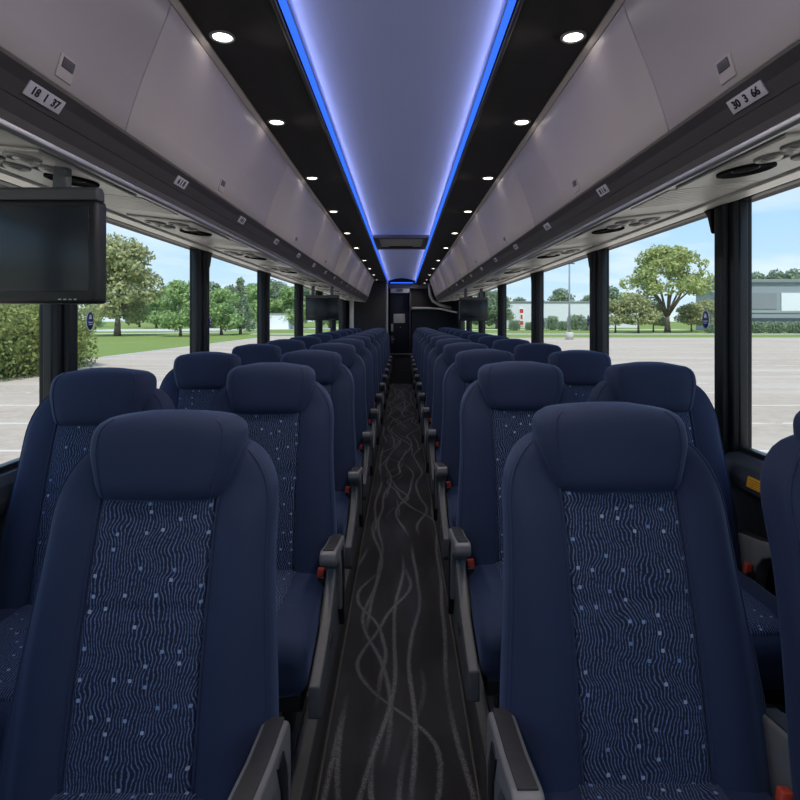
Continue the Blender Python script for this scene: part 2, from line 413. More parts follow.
# roof, dark ceiling strips, recessed centre panel
roof = MB().box((0, (YF + YR) / 2, 2.36), (2.6, YR - YF, 0.12))
for s in (-1, 1):
    roof.box((s * 0.445, (YF + YR) / 2, CEIL + 0.02), (0.29, YR - YF, 0.04))
    roof.prism([(s * 0.300, CEIL), (s * 0.306, CEIL), (s * 0.306, CEIL + 0.07), (s * 0.300, CEIL + 0.07)], 'y', YF, YR)
struct(roof, 'ceiling', 'ceil')
cp = MB()
prof = [(-0.30, CEIL + 0.06)] + [(x * 0.04, CEIL + 0.05 + 0.06 * (1 - (x / 7) ** 2)) for x in range(-7, 8)] + [(0.30, CEIL + 0.06), (0.30, CEIL + 0.13), (-0.30, CEIL + 0.13)]
cp.prism(prof, 'y', YF, 12.2)
struct(cp, 'ceiling_centre_panel', 'centre')
for s in (-1, 1):
    st = MB().prism([(s * 0.300, CEIL + 0.004), (s * 0.300, CEIL + 0.030), (s * 0.290, CEIL + 0.034), (s * 0.285, CEIL + 0.018)], 'y', YF + 0.1, 12.15)
    o = st.build('light_strip', 'led')
    tag(o, 'blue light strip along the ceiling centre panel, edge toward the ' + SIDE[s], 'light strip', 'blue ceiling light strips')
    L = bpy.data.lights.new('lamp', 'AREA'); L.shape = 'RECTANGLE'; L.size = 13.6; L.size_y = 0.012; L.energy = LED_POWER; L.color = (0.36, 0.43, 1.0)
    lo = bpy.data.objects.new('lamp', L); C.objects.link(lo); lo.parent = o; lo.location = (s * 0.282, 5.2, CEIL + 0.024)
    zx = Vector((s * 0.86, 0, -0.50)).normalized(); xx = Vector((0, 1, 0))
    lo.rotation_euler = Matrix((xx, zx.cross(xx), zx)).transposed().to_euler()
    ntrim += 1
    struct(MB().box((s * 0.309, (YF + YR) / 2, CEIL - 0.004), (0.012, YR - YF, 0.012), 0.003), 'trim_%d' % ntrim, 'shroud')
o = MB().box((0, 12.17, CEIL + 0.008), (0.50, 0.025, 0.02)).build('light_strip', 'led')
tag(o, 'short blue light strip across the rear end of the ceiling panel', 'light strip', 'blue ceiling light strips')

# front bulkhead with the windscreen, behind the camera
fw = MB().box((0, YF - 0.03, 0.35), (2.5, 0.06, 0.7)).box((0, YF - 0.03, 2.15), (2.5, 0.06, 0.4))
for s in (-1, 1): fw.box((s * 1.2, YF - 0.03, 1.3), (0.1, 0.06, 1.4))
struct(fw, 'wall_front', 'wall')
nwin += 1
fr = MB().box((0, YF - 0.02, 1.3), (0.05, 0.05, 1.28))
wo = struct(fr, 'window_%d' % nwin, 'black')
struct(MB().box((0, YF - 0.03, 1.325), (2.3, 0.006, 1.26)), 'window_pane', 'glass', wo)

# ---------------------------------------------------------------- overhead bins, rail, service panels
DOOR = [(0.553, CZ + 0.775), (0.566, CZ + 0.735), (0.592, CZ + 0.67), (0.622, CZ + 0.595), (0.648, CZ + 0.52), (0.665, CZ + 0.462)]
def on_poly(P, t):
    L = [math.dist(P[i], P[i + 1]) for i in range(len(P) - 1)]; d = t * sum(L)
    for i, l in enumerate(L):
        if d <= l or i == len(L) - 1:
            k = d / l
            return (lerp(P[i][0], P[i + 1][0], k), lerp(P[i][1], P[i + 1][1], k)), (P[i + 1][0] - P[i][0], P[i + 1][1] - P[i][1])
        d -= l
seams = [-1.4, 0.0, 1.372, 2.76, 4.15, 5.54, 6.93, 8.32, 9.71, 11.1]
latch_y = [None, 1.11, 2.07, 3.5, 4.85, 6.2, 7.6, 9.0, 10.4]
for s in (-1, 1):
    n = 0
    for i in range(1, len(seams) - 1):
        a, b = seams[i] + 0.002, seams[i + 1] - 0.002
        rt = empty('luggage_bin', (0, a, 0), 'mauve-grey overhead luggage bin, %s from the front above the %s' % (ORD[n], SIDE[s]), 'overhead bin', 'overhead luggage bins')
        n += 1; ln = b - a
        d = MB().prism([(s * x, z) for x, z in DOOR] + [(s * 0.685, CZ + 0.462), (s * 0.60, CZ + 0.775)], 'y', 0, ln, 0.0025, 1)
        do = d.build('bin_door', 'bin', rt)
        MB().prism([(s * 0.61, CZ + 0.775), (s * 0.69, CZ + 0.47), (s * 1.16, CZ + 0.47), (s * 1.16, CZ + 0.775)], 'y', 0.005, ln - 0.005).build('bin_body', 'bin', rt)
        ly = latch_y[i] - a
        (px, pz), (tx, tz) = on_poly(DOOR, 0.89)
        ang = math.atan2(tx, -tz)                       # lean of the door off vertical
        rot = Matrix.Rotation(-s * ang, 3, 'Y')
        la = MB().box((s * px, ly, pz), (0.006, 0.052, 0.046), 0.002, rot).build('latch_plate', 'bin', do)
        la = MB().box(Vector((s * px, ly, pz)) + rot @ Vector((-s * 0.002, 0.0, 0.009)), (0.006, 0.036, 0.020), 0.001, rot).build('latch', 'valence', do)
    # rim over the doors, dark rail below them, bright lip
    ntrim += 1
    struct(MB().prism([(s * 0.545, CEIL), (s * 0.541, CEIL - 0.012), (s * 0.552, CZ + 0.776), (s * 0.62, CZ + 0.776), (s * 0.62, CEIL)], 'y', YF, 11.1), 'trim_%d' % ntrim, 'bin')
    ntrim += 1
    struct(MB().prism([(s * 0.666, CZ + 0.455), (s * 0.682, CZ + 0.437), (s * 0.6985, CZ + 0.411), (s * 0.7005, CZ + 0.411), (s * 0.716, CZ + 0.385), (s * 0.721, CZ + 0.370), (s * 0.76, CZ + 0.37), (s * 0.76, CZ + 0.455)], 'y', YF, 11.1), 'trim_%d' % ntrim, 'valence')
    ntrim += 1
    struct(MB().prism([(s * 0.664, CZ + 0.460), (s * 0.666, CZ + 0.455), (s * 0.76, CZ + 0.455), (s * 0.76, CZ + 0.460)], 'y', YF, 11.1), 'trim_%d' % ntrim, 'edge')
    ntrim += 1
    struct(MB().prism([(s * 0.721, CZ + 0.370), (s * 0.722, CZ + 0.360), (s * 0.728, CZ + 0.354), (s * 0.736, CZ + 0.355), (s * 0.742, CZ + 0.362), (s * 0.742, CZ + 0.37)], 'y', YF, 11.1, 0.0015), 'trim_%d' % ntrim, 'silver')
    # underside liner
    ntrim += 1
    struct(MB().prism([(s * 0.738, CZ + 0.362), (s * 1.05, CZ + 0.398), (s * 1.16, CZ + 0.45), (s * 0.74, CZ + 0.45)], 'y', YF, 11.1), 'trim_%d' % ntrim, 'psu')
    # rounded closing end of the bin row
    ntrim += 1
    struct(MB().prism([(s * 0.545, CEIL), (s * 0.60, CZ + 0.66), (s * 0.66, CZ + 0.47), (s * 0.73, CZ + 0.352), (s * 1.16, CZ + 0.40), (s * 1.16, CEIL)], 'y', 11.1, 11.16, 0.02), 'trim_%d' % ntrim, 'bin')

    # service panels: louvred plate, four nozzles and a round speaker each
    k = (0.398 - 0.362) / (1.05 - 0.738)
    tilt = Matrix.Rotation(-math.atan(k) * s, 3, 'Y')
    def under(x, dz=0.0): return (s * x, CZ + 0.362 + (x - 0.738) * k - dz)
    spk_y = ([1.463, 2.34, 3.29, 4.25] if s < 0 else [1.365, 2.28, 3.21, 4.27]) + [5.2 + 0.95 * q for q in range(6)]
    proto = None
    for q, y in enumerate(spk_y):
        lab = 'grey overhead panel with lamps and speaker, %s from the front on the %s' % (ORD[q], SIDE[s])
        if proto is None:
            rt = empty('service_panel', (0, y, 0), lab, 'service panel', 'overhead service panels')
            xs, zs = under(0.885, 0.004)
            MB().box((xs, -0.05, zs), (0.25, 0.44, 0.008), 0.003, tilt).build('panel', 'psu', rt)
            rb = MB()
            for g in range(9):
                rb.box((xs, 0.22 + g * 0.03, zs + 0.003), (0.25, 0.022, 0.004), 0.001, tilt)
            rb.build('louvre', 'psu', rt)
            xs, zs = under(0.85, 0.009)
            MB().lathe([(0.064, 0.004), (0.064, -0.004), (0.058, -0.006), (0.050, -0.001), (0.03, 0.001), (0.0005, 0.0)], (xs, 0, zs), 28, tilt).build('speaker', 'mesh', rt)
            for (dx, dy) in ((0.84, -0.115), (0.935, -0.10), (0.84, -0.205), (0.935, -0.19)):
                xs, zs = under(dx, 0.009)
                nz = MB().lathe([(0.038, 0.004), (0.038, -0.003), (0.034, -0.006), (0.029, -0.003), (0.026, 0.002), (0.0005, 0.002)], (xs, dy, zs), 22, tilt).build('nozzle', 'nozzle', rt)
                MB().lathe([(0.020, 0.004), (0.020, -0.004), (0.013, -0.009), (0.0005, -0.009)], (xs, dy, zs), 18, tilt).build('nozzle_centre', 'psu', nz)
            proto = rt
        else:
            rt = copy_tree(proto); rt.location = (0, y, 0); rt['label'] = lab
    # seat number signs on the dark rail
    sg = [(1.09, '18  1  37' if s < 0 else '30  3  66'), (1.76 if s < 0 else 1.87, '6 1 8' if s < 0 else '8 1 6')]
    y0 = sg[1][0]
    sg += [(y0 + (0.665 if s < 0 else 0.72) * q, '1 0 1' if q % 2 else '1 1 0') for q in range(1, 12)]
    for q, (y, txt) in enumerate(sg):
        (px, pz), (tx, tz) = on_poly([(0.666, CZ + 0.455), (0.682, CZ + 0.437), (0.6985, CZ + 0.411)], 0.52)
        ang = math.atan2(tx, -tz)
        rot = Matrix.Rotation(-s * ang, 3, 'Y')
        n_out = rot @ Vector((-s, 0, 0))
        lab = 'small white seat number sign, %s from the front, %s rail' % (ORD[q], SIDE[s])
        if q == 0: lab = 'largest white seat number sign on the dark rail, %s, reading %s' % (SIDE[s], '18  1  37' if s < 0 else '30  3  66')
        rt = empty('seat_number_sign', Vector((s * px, y, pz)) + n_out * 0.002, lab, 'sign', 'seat number signs')
        wd = 0.108 if q == 0 else 0.084
        MB().box((0, 0, 0), (0.003, wd, 0.029), 0.0008, rot).build('plate', 'sign', rt)
        # reading along +Y on the left, -Y on the right
        ex = Vector((0, 1, 0)) if s < 0 else Vector((0, -1, 0)); ez = n_out; ey = ez.cross(ex)
        rm = Matrix((ex, ey, ez)).transposed()
        letters('digits', txt, 0.023 if q == 0 else 0.025, 'ink', rt, n_out * 0.0022, rm)
    # down lights
    dl = [-0.70, 0.10, 0.86, 1.58, 2.26, 3.15, 4.12, 5.15, 6.2, 7.5, 8.7, 9.9, 11.1, 12.05]
    proto = None
    for q, y in enumerate(dl):
        lab = 'round white ceiling downlight, %s from the front on the %s' % (ORD[q], SIDE[s])
        if proto is None:
            rt = empty('downlight', (s * 0.495, y, CEIL), lab, 'downlight', 'ceiling downlights')
            MB().lathe([(0.036, 0.001), (0.036, -0.003), (0.032, -0.006), (0.027, -0.004), (0.025, 0.0)], (0, 0, 0), 24).build('bezel', 'light_trim', rt)
            MB().lathe([(0.0005, -0.0045), (0.018, -0.004), (0.026, -0.002), (0.026, 0.0)], (0, 0, 0), 24).build('lens', 'lens', rt)
            L = bpy.data.lights.new('lamp', 'SPOT'); L.energy = LAMP_POWER; L.spot_size = R(132); L.spot_blend = 1.0; L.shadow_soft_size = 0.028; L.color = (1, 0.9, 0.78)
            lo = bpy.data.objects.new('lamp', L); C.objects.link(lo); lo.parent = rt; lo.location = (0, 0, -0.02); lo.rotation_euler = (0, s * R(40), 0)
            proto = rt
        else:
            rt = copy_tree(proto); rt.location = (s * 0.495, y, CEIL); rt['label'] = lab

# roof hatch
rt = empty('roof_hatch', (0, 5.85, CEIL + 0.02), 'grey roof hatch set in the ceiling centre panel', 'hatch')
fr = MB()
for (x, y, dx, dy) in ((0, -0.40, 0.54, 0.06), (0, 0.40, 0.54, 0.06), (-0.245, 0, 0.05, 0.74), (0.245, 0, 0.05, 0.74)):
    fr.box((x, y, -0.012), (dx, dy, 0.035), 0.006)
fr.build('frame', 'shroud', rt)
MB().box((0, 0, -0.004), (0.44, 0.74, 0.012), 0.004).build('lid', 'header', rt)
MB().box((0, 0.30, -0.02), (0.26, 0.05, 0.014), 0.004).build('handle', 'black', rt)

# hanging monitors
def monitor(x0, x1, y, z0, z1, label):
    rt = empty('monitor', ((x0 + x1) / 2, y, z1 + 0.05), label, 'monitor', 'drop-down monitors')
    w, h = x1 - x0, z1 - z0; zc = -0.05 - h / 2
    MB().box((0, 0.03, zc), (w, 0.05, h), 0.010).build('casing', 'black', rt)
    MB().box((0, 0.0055, zc + 0.006), (w - 0.035, 0.004, h - 0.045), 0.001).build('screen', 'screen', rt)
    b = MB()
    for q in range(4): b.box((w / 2 - 0.085 + q * 0.012, 0.0045, zc - h / 2 + 0.010), (0.006, 0.003, 0.003))
    b.build('control_keys', 'light_trim', rt)
    MB().prism([(0.002, -0.052), (0.0, -0.028), (0.006, -0.022), (0.03, -0.020), (0.04, -0.030), (0.04, -0.052)], 'x', -w / 2 - 0.001, w / 2 + 0.001, 0.003).build('hinge_housing', 'riser', rt)
    for q in (-0.28, 0.28): MB().prism([(0.01, -0.03), (0.02, 0.075), (0.038, 0.075), (0.036, -0.03)], 'x', w * q - 0.016, w * q + 0.016, 0.003).build('hinge_arm', 'shroud', rt)
monitor(-1.115, -0.70, 1.30, 1.388, 1.632, 'large dark drop-down monitor near the camera, cropped by the picture edge')
monitor(-1.01, -0.655, 5.9, 1.345, 1.585, 'small far drop-down monitor hanging on the lawn side')
monitor(0.635, 0.945, 6.1, 1.34, 1.57, 'small far drop-down monitor hanging on the warehouse side')

# ---------------------------------------------------------------- rear of the cabin
struct(MB().box((0, YR + 0.03, 1.1), (2.5, 0.06, 2.5)), 'wall_rear', 'partition')
struct(MB().box((-0.755, 11.85, 1.08), (0.85, 0.70, 2.14), 0.006), 'wall_washroom', 'partition')
ntrim += 1; struct(MB().box((-1.03, 11.485, 1.35), (0.09, 0.02, 0.80), 0.004), 'trim_%d' % ntrim, 'header')
ntrim += 1; struct(MB().box((-0.318, 11.93, 1.10), (0.045, 0.50, 2.08), 0.012), 'trim_%d' % ntrim, 'light_trim')
st = MB().box((-0.06, 12.2, 0.30), (0.52, 0.40, 0.60)).box((-0.06, 11.92, 0.14), (0.52, 0.20, 0.28))
struct(st, 'floor_rear_step', 'vinyl')
ntrim += 1; struct(MB().box((-0.06, 11.99, 0.615), (0.52, 0.05, 0.05), 0.008), 'trim_%d' % ntrim, 'riser')
d = struct(MB().box((-0.05, 12.36, 1.31), (0.42, 0.04, 1.34), 0.006), 'door_1', 'door')
MB().box((-0.215, 12.325, 1.18), (0.05, 0.03, 0.17), 0.006).build('door_lock', 'light_trim', d)
hd = MB().box((-0.215, 12.325, 0.92), (0.055, 0.03, 0.16), 0.006)
hd.build('door_plate', 'shroud', d)
MB().tube([(-0.225, 12.30, 0.93), (-0.20, 12.28, 0.93), (-0.165, 12.285, 0.93)], 0.010).build('door_handle', 'light_trim', d)
MB().lathe([(0.012, 0), (0.012, 0.01), (0.0005, 0.012)], (-0.03, 12.34, 1.19), 14, Matrix.Rotation(R(90), 3, 'X')).build('door_peephole', 'light_trim', d)
ntrim += 1; struct(MB().box((0.185, 12.30, 1.28), (0.035, 0.12, 1.40), 0.008), 'trim_%d' % ntrim, 'ledge')
n_ = MB().box((-0.055, 12.334, 1.385), (0.25, 0.006, 0.20), 0.001).build('notice', 'paper')
tag(n_, 'pale paper notice fixed to the dark rear door', 'notice')
rt = empty('door_sign', (-0.04, 12.29, 1.985), 'grey header sign with dark characters above the rear door', 'sign')
MB().box((0, 0, 0.012), (0.42, 0.05, 0.11), 0.006).build('plate', 'psu', rt)
letters('characters', '1000', 0.085, 'ink', rt, Vector((-0.02, -0.027, 0.012)), Matrix.Rotation(R(90), 3, 'X'))
# right rear: parcel shelf with a curved pale lip, dark recess above and below
sh = MB().box((0.69, 12.1, 1.585), (0.95, 0.55, 0.05), 0.012)
ntrim += 1; struct(sh, 'trim_%d' % ntrim, 'riser')
ntrim += 1; struct(MB().tube([(0.21, 11.80, 1.605), (0.55, 11.78, 1.60), (0.80, 11.72, 1.585), (0.98, 11.55, 1.54), (1.12, 11.3, 1.50)], 0.022, 10), 'trim_%d' % ntrim, 'psu')
ntrim += 1; struct(MB().tube([(0.56, 11.5, 2.10), (0.585, 11.5, 1.86), (0.64, 11.52, 1.74), (0.78, 11.56, 1.66), (1.02, 11.6, 1.60)], 0.032, 10), 'trim_%d' % ntrim, 'psu')
struct(MB().box((0.70, 12.25, 1.05), (0.96, 0.20, 1.0)), 'wall_bench_back', 'door')
ntrim += 1; struct(MB().box((0, 12.30, 2.09), (1.1, 0.10, 0.10), 0.01), 'trim_%d' % ntrim, 'shroud')

# ---------------------------------------------------------------- seats (they face the camera, local -Y)
def sgnpow(c, e): return math.copysign(abs(c) ** e, c)
def smooth01(t): t = max(0.0, min(1.0, t)); return t * t * (3 - 2 * t)
def b_y(z):                                  # centre line of the back's front face
    return -0.105 + (z - 0.56) * 0.27 - 0.012 * math.sin(max(0, min(1, (z - 0.56) / 0.5)) * math.pi)
def b_w(z):                                  # half width of the back, wings wider toward the cushion
    lo = 0.235 - 0.0235 * smooth01((z - 0.58) / 0.40)
    if z > 1.0: lo = 0.098 + (lo - 0.098) * (max(0.0, 1 - ((z - 1.0) / 0.147) ** 2.3)) ** 0.5
    return lo
B_T = 0.052
def front_y(x, z):
    w = b_w(z); u = min(1.0, abs(x) / w)
    y = b_y(z) + B_T - B_T * (1 - u ** 5) ** 0.2
    return y - 0.020 * smooth01((abs(x) - 0.095) / 0.05) * smooth01((0.215 - abs(x)) / 0.04) * smooth01((1.09 - z) / 0.1)
def seat(proto_label):
    rt = empty('coach_seat', (0, 0, 0), proto_label, 'seat', 'rows of coach seats')
    N = 48
    # back
    rings = []
    zs = [0.47, 0.475, 0.49] + [0.52 + i * 0.035 for i in range(14)] + [1.0, 1.02, 1.04, 1.06, 1.08, 1.10, 1.115, 1.127, 1.136, 1.142, 1.1465]
    for z in zs:
        w = b_w(z); sh = 1.0
        if z < 0.50: sh = 0.75 + 0.25 * smooth01((z - 0.465) / 0.035)
        if z > 1.10: sh = math.sqrt(max(0.02, 1 - ((z - 1.10) / 0.0475) ** 2))
        r = []
        for k in range(N):
            a = 2 * math.pi * k / N
            x = w * sgnpow(math.cos(a), 0.4); 
            if math.sin(a) < 0:
                y = front_y(x * 0.999, z); y = b_y(z) + B_T + (y - b_y(z) - B_T) * sh
            else:
                y = b_y(z) + B_T + 0.062 * sh * (1 - min(1.0, abs(x) / w) ** 5) ** 0.2
            r.append((x, y, z))
        rings.append(r)
    bk = MB().loft(rings).build('backrest', 'cloth', rt)
    for k in (27, 45):                                  # piping on the front edge of both bolsters
        MB().tube([Vector(q[k]) for q in rings[3:-3]], 0.0026, 6).build('piping', 'cloth', bk)
    # patterned insert of the back
    def shell(nu, nv, P, th, name, mat, par):
        v = []; f = []
        for j in range(nv + 1):
            for i in range(nu + 1): v.append(P(i / nu, j / nv, 0.0))
        f = [(j * (nu + 1) + i, j * (nu + 1) + i + 1, (j + 1) * (nu + 1) + i + 1, (j + 1) * (nu + 1) + i) for j in range(nv) for i in range(nu)]
        rim = [(i, 0) for i in range(nu)] + [(nu, j) for j in range(nv)] + [(i, nv) for i in range(nu, 0, -1)] + [(0, j) for j in range(nv, 0, -1)]
        o = len(v)
        for (i, j) in rim: v.append(P(i / nu, j / nv, th))
        for q in range(len(rim)):
            q2 = (q + 1) % len(rim); i, j = rim[q]; i2, j2 = rim[q2]
            f.append((j * (nu + 1) + i, j2 * (nu + 1) + i2, o + q2, o + q))
        b = bmesh.new(); vs = [b.verts.new(p) for p in v]
        for q in f: b.faces.new([vs[i] for i in q])
        bmesh.ops.recalc_face_normals(b, faces=b.faces[:])
        return MB().bm(b, True).build(name, mat, par)
    def PB(u, v, dz):
        z = lerp(0.565, 1.062, v); hw = lerp(0.1085, 0.109, v); x = (2 * u - 1) * hw
        e = min(1, (1 - abs(2 * u - 1)) * 9)
        puff = 0.011 * math.sqrt(1 - (1 - e) ** 2) - 0.005 * math.exp(-((z - 0.86) / 0.007) ** 2)
        return (x, front_y(x, z) - puff + (0.006 if dz else 0.0), z)
    shell(22, 60, PB, 1.0, 'back_insert', 'pattern', rt)
    # thin seam cord along both sides of the insert
    for s in (-1, 1):
        MB().tube([(s * 0.111, front_y(0.111, z) - 0.003, z) for z in [0.57 + 0.035 * i for i in range(15)]], 0.003, 6).build('seam_cord', 'cloth', rt)
    # headrest pillow
    rings = []
    H0, H1 = 1.034, 1.205
    for j in range(25):
        t = j / 24; z = lerp(H0, H1, t)
        zz = (t - 0.60)
        if zz > 0: w = 0.147 * (1 - (zz / 0.4) ** 5.0 * 0.995) ** 0.2 if zz < 0.3999 else 0.05
        else: w = 0.147 - 0.029 * (-zz / 0.6) ** 1.1
        edge = min(1.0, t / 0.10); w -= 0.016 * (1 - math.sqrt(1 - (1 - edge) ** 2)) 
        dpt = 0.064 * (max(0.0, 1 - abs(2 * t - 1) ** 4.5)) ** 0.4 + 0.006
        yc = 0.066 + (z - 1.09) * 0.20
        r = []
        for k in range(44):
            a = 2 * math.pi * k / 44
            x = max(w, 0.05) * sgnpow(math.cos(a), 0.5); y = yc + dpt * sgnpow(math.sin(a), 0.62)
            zc = z - 0.012 * t * (x / 0.147) ** 2
            r.append((x, y, zc))
        rings.append(r)
    hr = MB().loft(rings).build('headrest', 'cloth', rt)
    for k in (28, 38):                                  # stitched seams near both ends of the pillow
        MB().tube([Vector(q[k]) + Vector((0, -0.0006, 0)) for q in rings[1:-1]], 0.0017, 6).build('headrest_seam', 'cloth', hr)
    # seat cushion
    rings = []
    ys = [-0.492, -0.49, -0.482, -0.468, -0.45] + [-0.42 + 0.04 * i for i in range(9)] + [-0.07]
    def c_top(y): return 0.583 - 0.012 * smooth01((-0.36 - y) / 0.12) - 0.006 * smooth01((y + 0.2) / 0.15)
    for y in ys:
        k = math.sqrt(max(0.0, 1 - (max(0.0, -0.45 - y) / 0.0425) ** 2)); k = max(k, 0.05)
        zt = c_top(y) - 0.05 * (1 - k); zb = 0.425 + 0.05 * (1 - k)
        w = 0.214 - 0.03 * (1 - k)
        r = []
        for q in range(40):
            a = 2 * math.pi * q / 40
            x = w * sgnpow(math.cos(a), 0.36); z = (zt + zb) / 2 + (zt - zb) / 2 * sgnpow(math.sin(a), 0.36)
            z -= 0.006 * math.sin(max(0, math.sin(a))) * (1 - min(1, abs(x) / 0.16) ** 2)
            r.append((x, y, z))
        rings.append(r)
    MB().loft(rings).build('seat_cushion', 'cloth', rt)
    def PC(u, v, dz):
        y = lerp(-0.465, -0.075, v); x = (2 * u - 1) * 0.118
        e = min(1, (1 - abs(2 * u - 1)) * 9, (v + 0.001) * 12 if v < 0.5 else 1)
        k = math.sqrt(max(0.0, 1 - (max(0.0, -0.45 - y) / 0.0425) ** 2))
        return (x, y, c_top(y) - 0.05 * (1 - k) + 0.004 * math.sqrt(max(0, 1 - (1 - e) ** 2)) - (0.012 if dz else 0))
    shell(16, 22, PC, 1.0, 'seat_insert', 'pattern_flat', rt)
    # under-seat base
    b = MB().box((0, -0.27, 0.405), (0.40, 0.36, 0.05), 0.01)
    b.box((0, -0.22, 0.28), (0.10, 0.22, 0.24), 0.01).box((0, -0.22, PLINTH + 0.011), (0.30, 0.30, 0.02), 0.006)
    b.build('pedestal', 'black', rt)
    return rt
def armrest(rt, side, aisle):
    x0 = side * 0.2155; x1 = side * 0.262
    ar = MB().prism([(-0.045, 0.700), (-0.16, 0.716), (-0.325, 0.737), (-0.350, 0.732), (-0.357, 0.712), (-0.345, 0.697), (-0.27, 0.688), (-0.19, 0.668), (-0.145, 0.63), (-0.125, 0.57), (-0.115, 0.50), (-0.035, 0.50), (-0.025, 0.60), (-0.03, 0.68)], 'x', x0, x1, 0.006).squeeze(-0.16, 0.56).shift(0, -0.015, -0.03).build('armrest', 'arm', rt)
    xa, xb = x0 + side * 0.007, x1 - side * 0.009
    MB().prism([(-0.04, 0.703), (-0.16, 0.718), (-0.328, 0.740), (-0.328, 0.732), (-0.16, 0.710), (-0.04, 0.695)], 'x', xa, xb, 0.002).squeeze(-0.16, 0.56).shift(0, -0.015, -0.03).build('arm_pad', 'armpad', ar)
    MB().prism([(-0.16, 0.664), (-0.13, 0.60), (-0.118, 0.47), (-0.085, 0.40), (-0.075, 0.47), (-0.085, 0.60), (-0.115, 0.66)], 'x', x0 + side * 0.014, x1 + side * 0.004, 0.004).build('arm_strut', 'black', ar)
    # red buckle on a short black stalk
    bu = MB().box((side * 0.200, -0.150, 0.592), (0.020, 0.015, 0.030), 0.003, Matrix.Rotation(side * R(8), 3, 'Y')).build('seat_buckle', 'red', rt)
    MB().box((side * 0.203, -0.150, 0.568), (0.024, 0.020, 0.03), 0.003).build('buckle_sleeve', 'black', bu)
    if aisle:
        sp = MB().prism([(-0.03, 0.56), (-0.11, 0.63), (-0.155, 0.635), (-0.20, 0.585), (-0.30, 0.525), (-0.42, 0.495), (-0.50, 0.478), (-0.505, 0.405), (-0.46, 0.375), (-0.03, 0.375)], 'x', side * 0.221, side * 0.249, 0.005).build('side_shroud', 'shroud', rt)
        MB().prism([(-0.13, 0.60), (-0.21, 0.555), (-0.31, 0.505), (-0.44, 0.475), (-0.455, 0.415), (-0.13, 0.415)], 'x', side * 0.216, side * 0.2225, 0.001).build('inner_plate', 'black', sp)
        MB().box((side * 0.250, -0.30, 0.475), (0.006, 0.045, 0.026), 0.003).build('recline_button', 'armpad', sp)
        lg = MB().prism([(-0.09, 0.42), (-0.16, 0.42), (-0.24, PLINTH), (-0.17, PLINTH)], 'x', side * 0.10, side * 0.13, 0.004)
        lg.build('leg', 'black', rt)

protos = {}
def place_seat(kind, s, x, y, label, sc=1.0):
    key = (kind, s)
    if key not in protos:
        rt = seat(label)
        if kind == 'aisle':
            armrest(rt, -s, True)          # toward the aisle
            armrest(rt, s, False) if s > 0 else None
        else:
            armrest(rt, s, False)          # toward the window
        protos[key] = rt
    else:
        rt = copy_tree(protos[key])
    rt.location = (x, y, 0); rt.scale = (1, 1, sc); rt['label'] = label
    return rt
NL, NR = 12, 13
aisle_y = {-1: [1.04, 1.83] + [2.65 + 0.84 * i for i in range(10)], 1: [1.05, 1.89] + [2.73 + 0.83 * i for i in range(11)]}
win_y = {-1: [None, 1.62, 2.48, 3.34] + [4.18 + 0.84 * i for i in range(8)], 1: [0.905, 1.86, 2.63, 3.46] + [4.30 + 0.83 * i for i in range(9)]}
for s in (-1, 1):
    for i, y in enumerate(aisle_y[s]):
        sc = (0.97 if s < 0 else 0.982) if i == 0 else 1.0
        place_seat('aisle', s, (-0.447 if i == 0 else -0.432) if s < 0 else 0.426, y, 'navy coach seat beside the aisle, %s row from the front on the %s' % (ORD[i], SIDE[s]), sc)
    for i, y in enumerate(win_y[s]):
        if y is None: continue
        lab = 'navy coach seat beside the window, %s row from the front on the %s' % (ORD[i], SIDE[s])
        if s > 0 and i == 0: lab = 'navy coach seat cut off by the picture edge, beside the amber label'
        place_seat('window', s, (-0.89 if i == 1 else -0.876) if s < 0 else 0.868, y, lab)

# ---------------------------------------------------------------- stickers
def sticker(s, y, z, label, h=0.072, w=0.05):
    rt = empty('window_sticker', (s * 1.184, y, z), label, 'sticker', 'blue oval window stickers')
    rot = Matrix.Rotation(R(90), 3, 'Y')
    MB().lathe([(0.0005, -0.001), (0.5, -0.001), (0.5, 0.001), (0.0005, 0.001)], (0, 0, 0), 32, rot, h, w).build('backing', 'white', rt)
    MB().lathe([(0.0005, -0.0015), (0.46, -0.0015), (0.46, 0.0015), (0.0005, 0.0015)], (0, 0, 0), 32, rot, h, w).build('disc', 'blue', rt)
    ex = Vector((0, 1, 0)) if s < 0 else Vector((0, -1, 0)); ez = Vector((-s, 0, 0)); ey = ez.cross(ex)
    n = ez * 0.0022
    b = MB()
    b.box(n + Vector((0, 0, 0.012)), (0.001, w * 0.34, h * 0.16)); b.box(n + Vector((0, 0, 0.020)), (0.001, w * 0.2, h * 0.1))
    b.box(n + Vector((0, 0, -0.006)), (0.001, w * 0.62, 0.004)); b.box(n + Vector((0, 0, -0.014)), (0.001, w * 0.5, 0.003))
    b.build('emblem', 'white', rt)
def yat(px, s, X=1.184): return F * (X + (0.013 if s < 0 else -0.013)) / abs(px - 403)
sticker(-1, yat(90.5, -1), 1.347, 'blue oval sticker on the glass below the large near monitor')
sticker(-1, yat(211, -1), 1.335, 'small blue oval sticker beside the second post, lawn side')
sticker(1, yat(706.5, 1), 1.352, 'blue oval sticker on the glass before the spreading tree')
sticker(1, yat(589, 1), 1.345, 'small blue oval sticker on the glass near the light pole')
y_ = F * (1.118 - 0.013) / 357
rt = empty('warning_label', (1.1095, y_, CZ - 0.157 * y_ / 0.56 / 1.0 * 0.56 * 1.82), 'amber warning label with dark lines on the window sill', 'label')
rt.location.z = 0.838
rotl = Matrix.Rotation(R(10), 3, 'Y')
MB().box((0, 0, 0), (0.002, 0.095, 0.034), 0.0005, rotl).build('backing', 'yellow', rt)
b = MB()
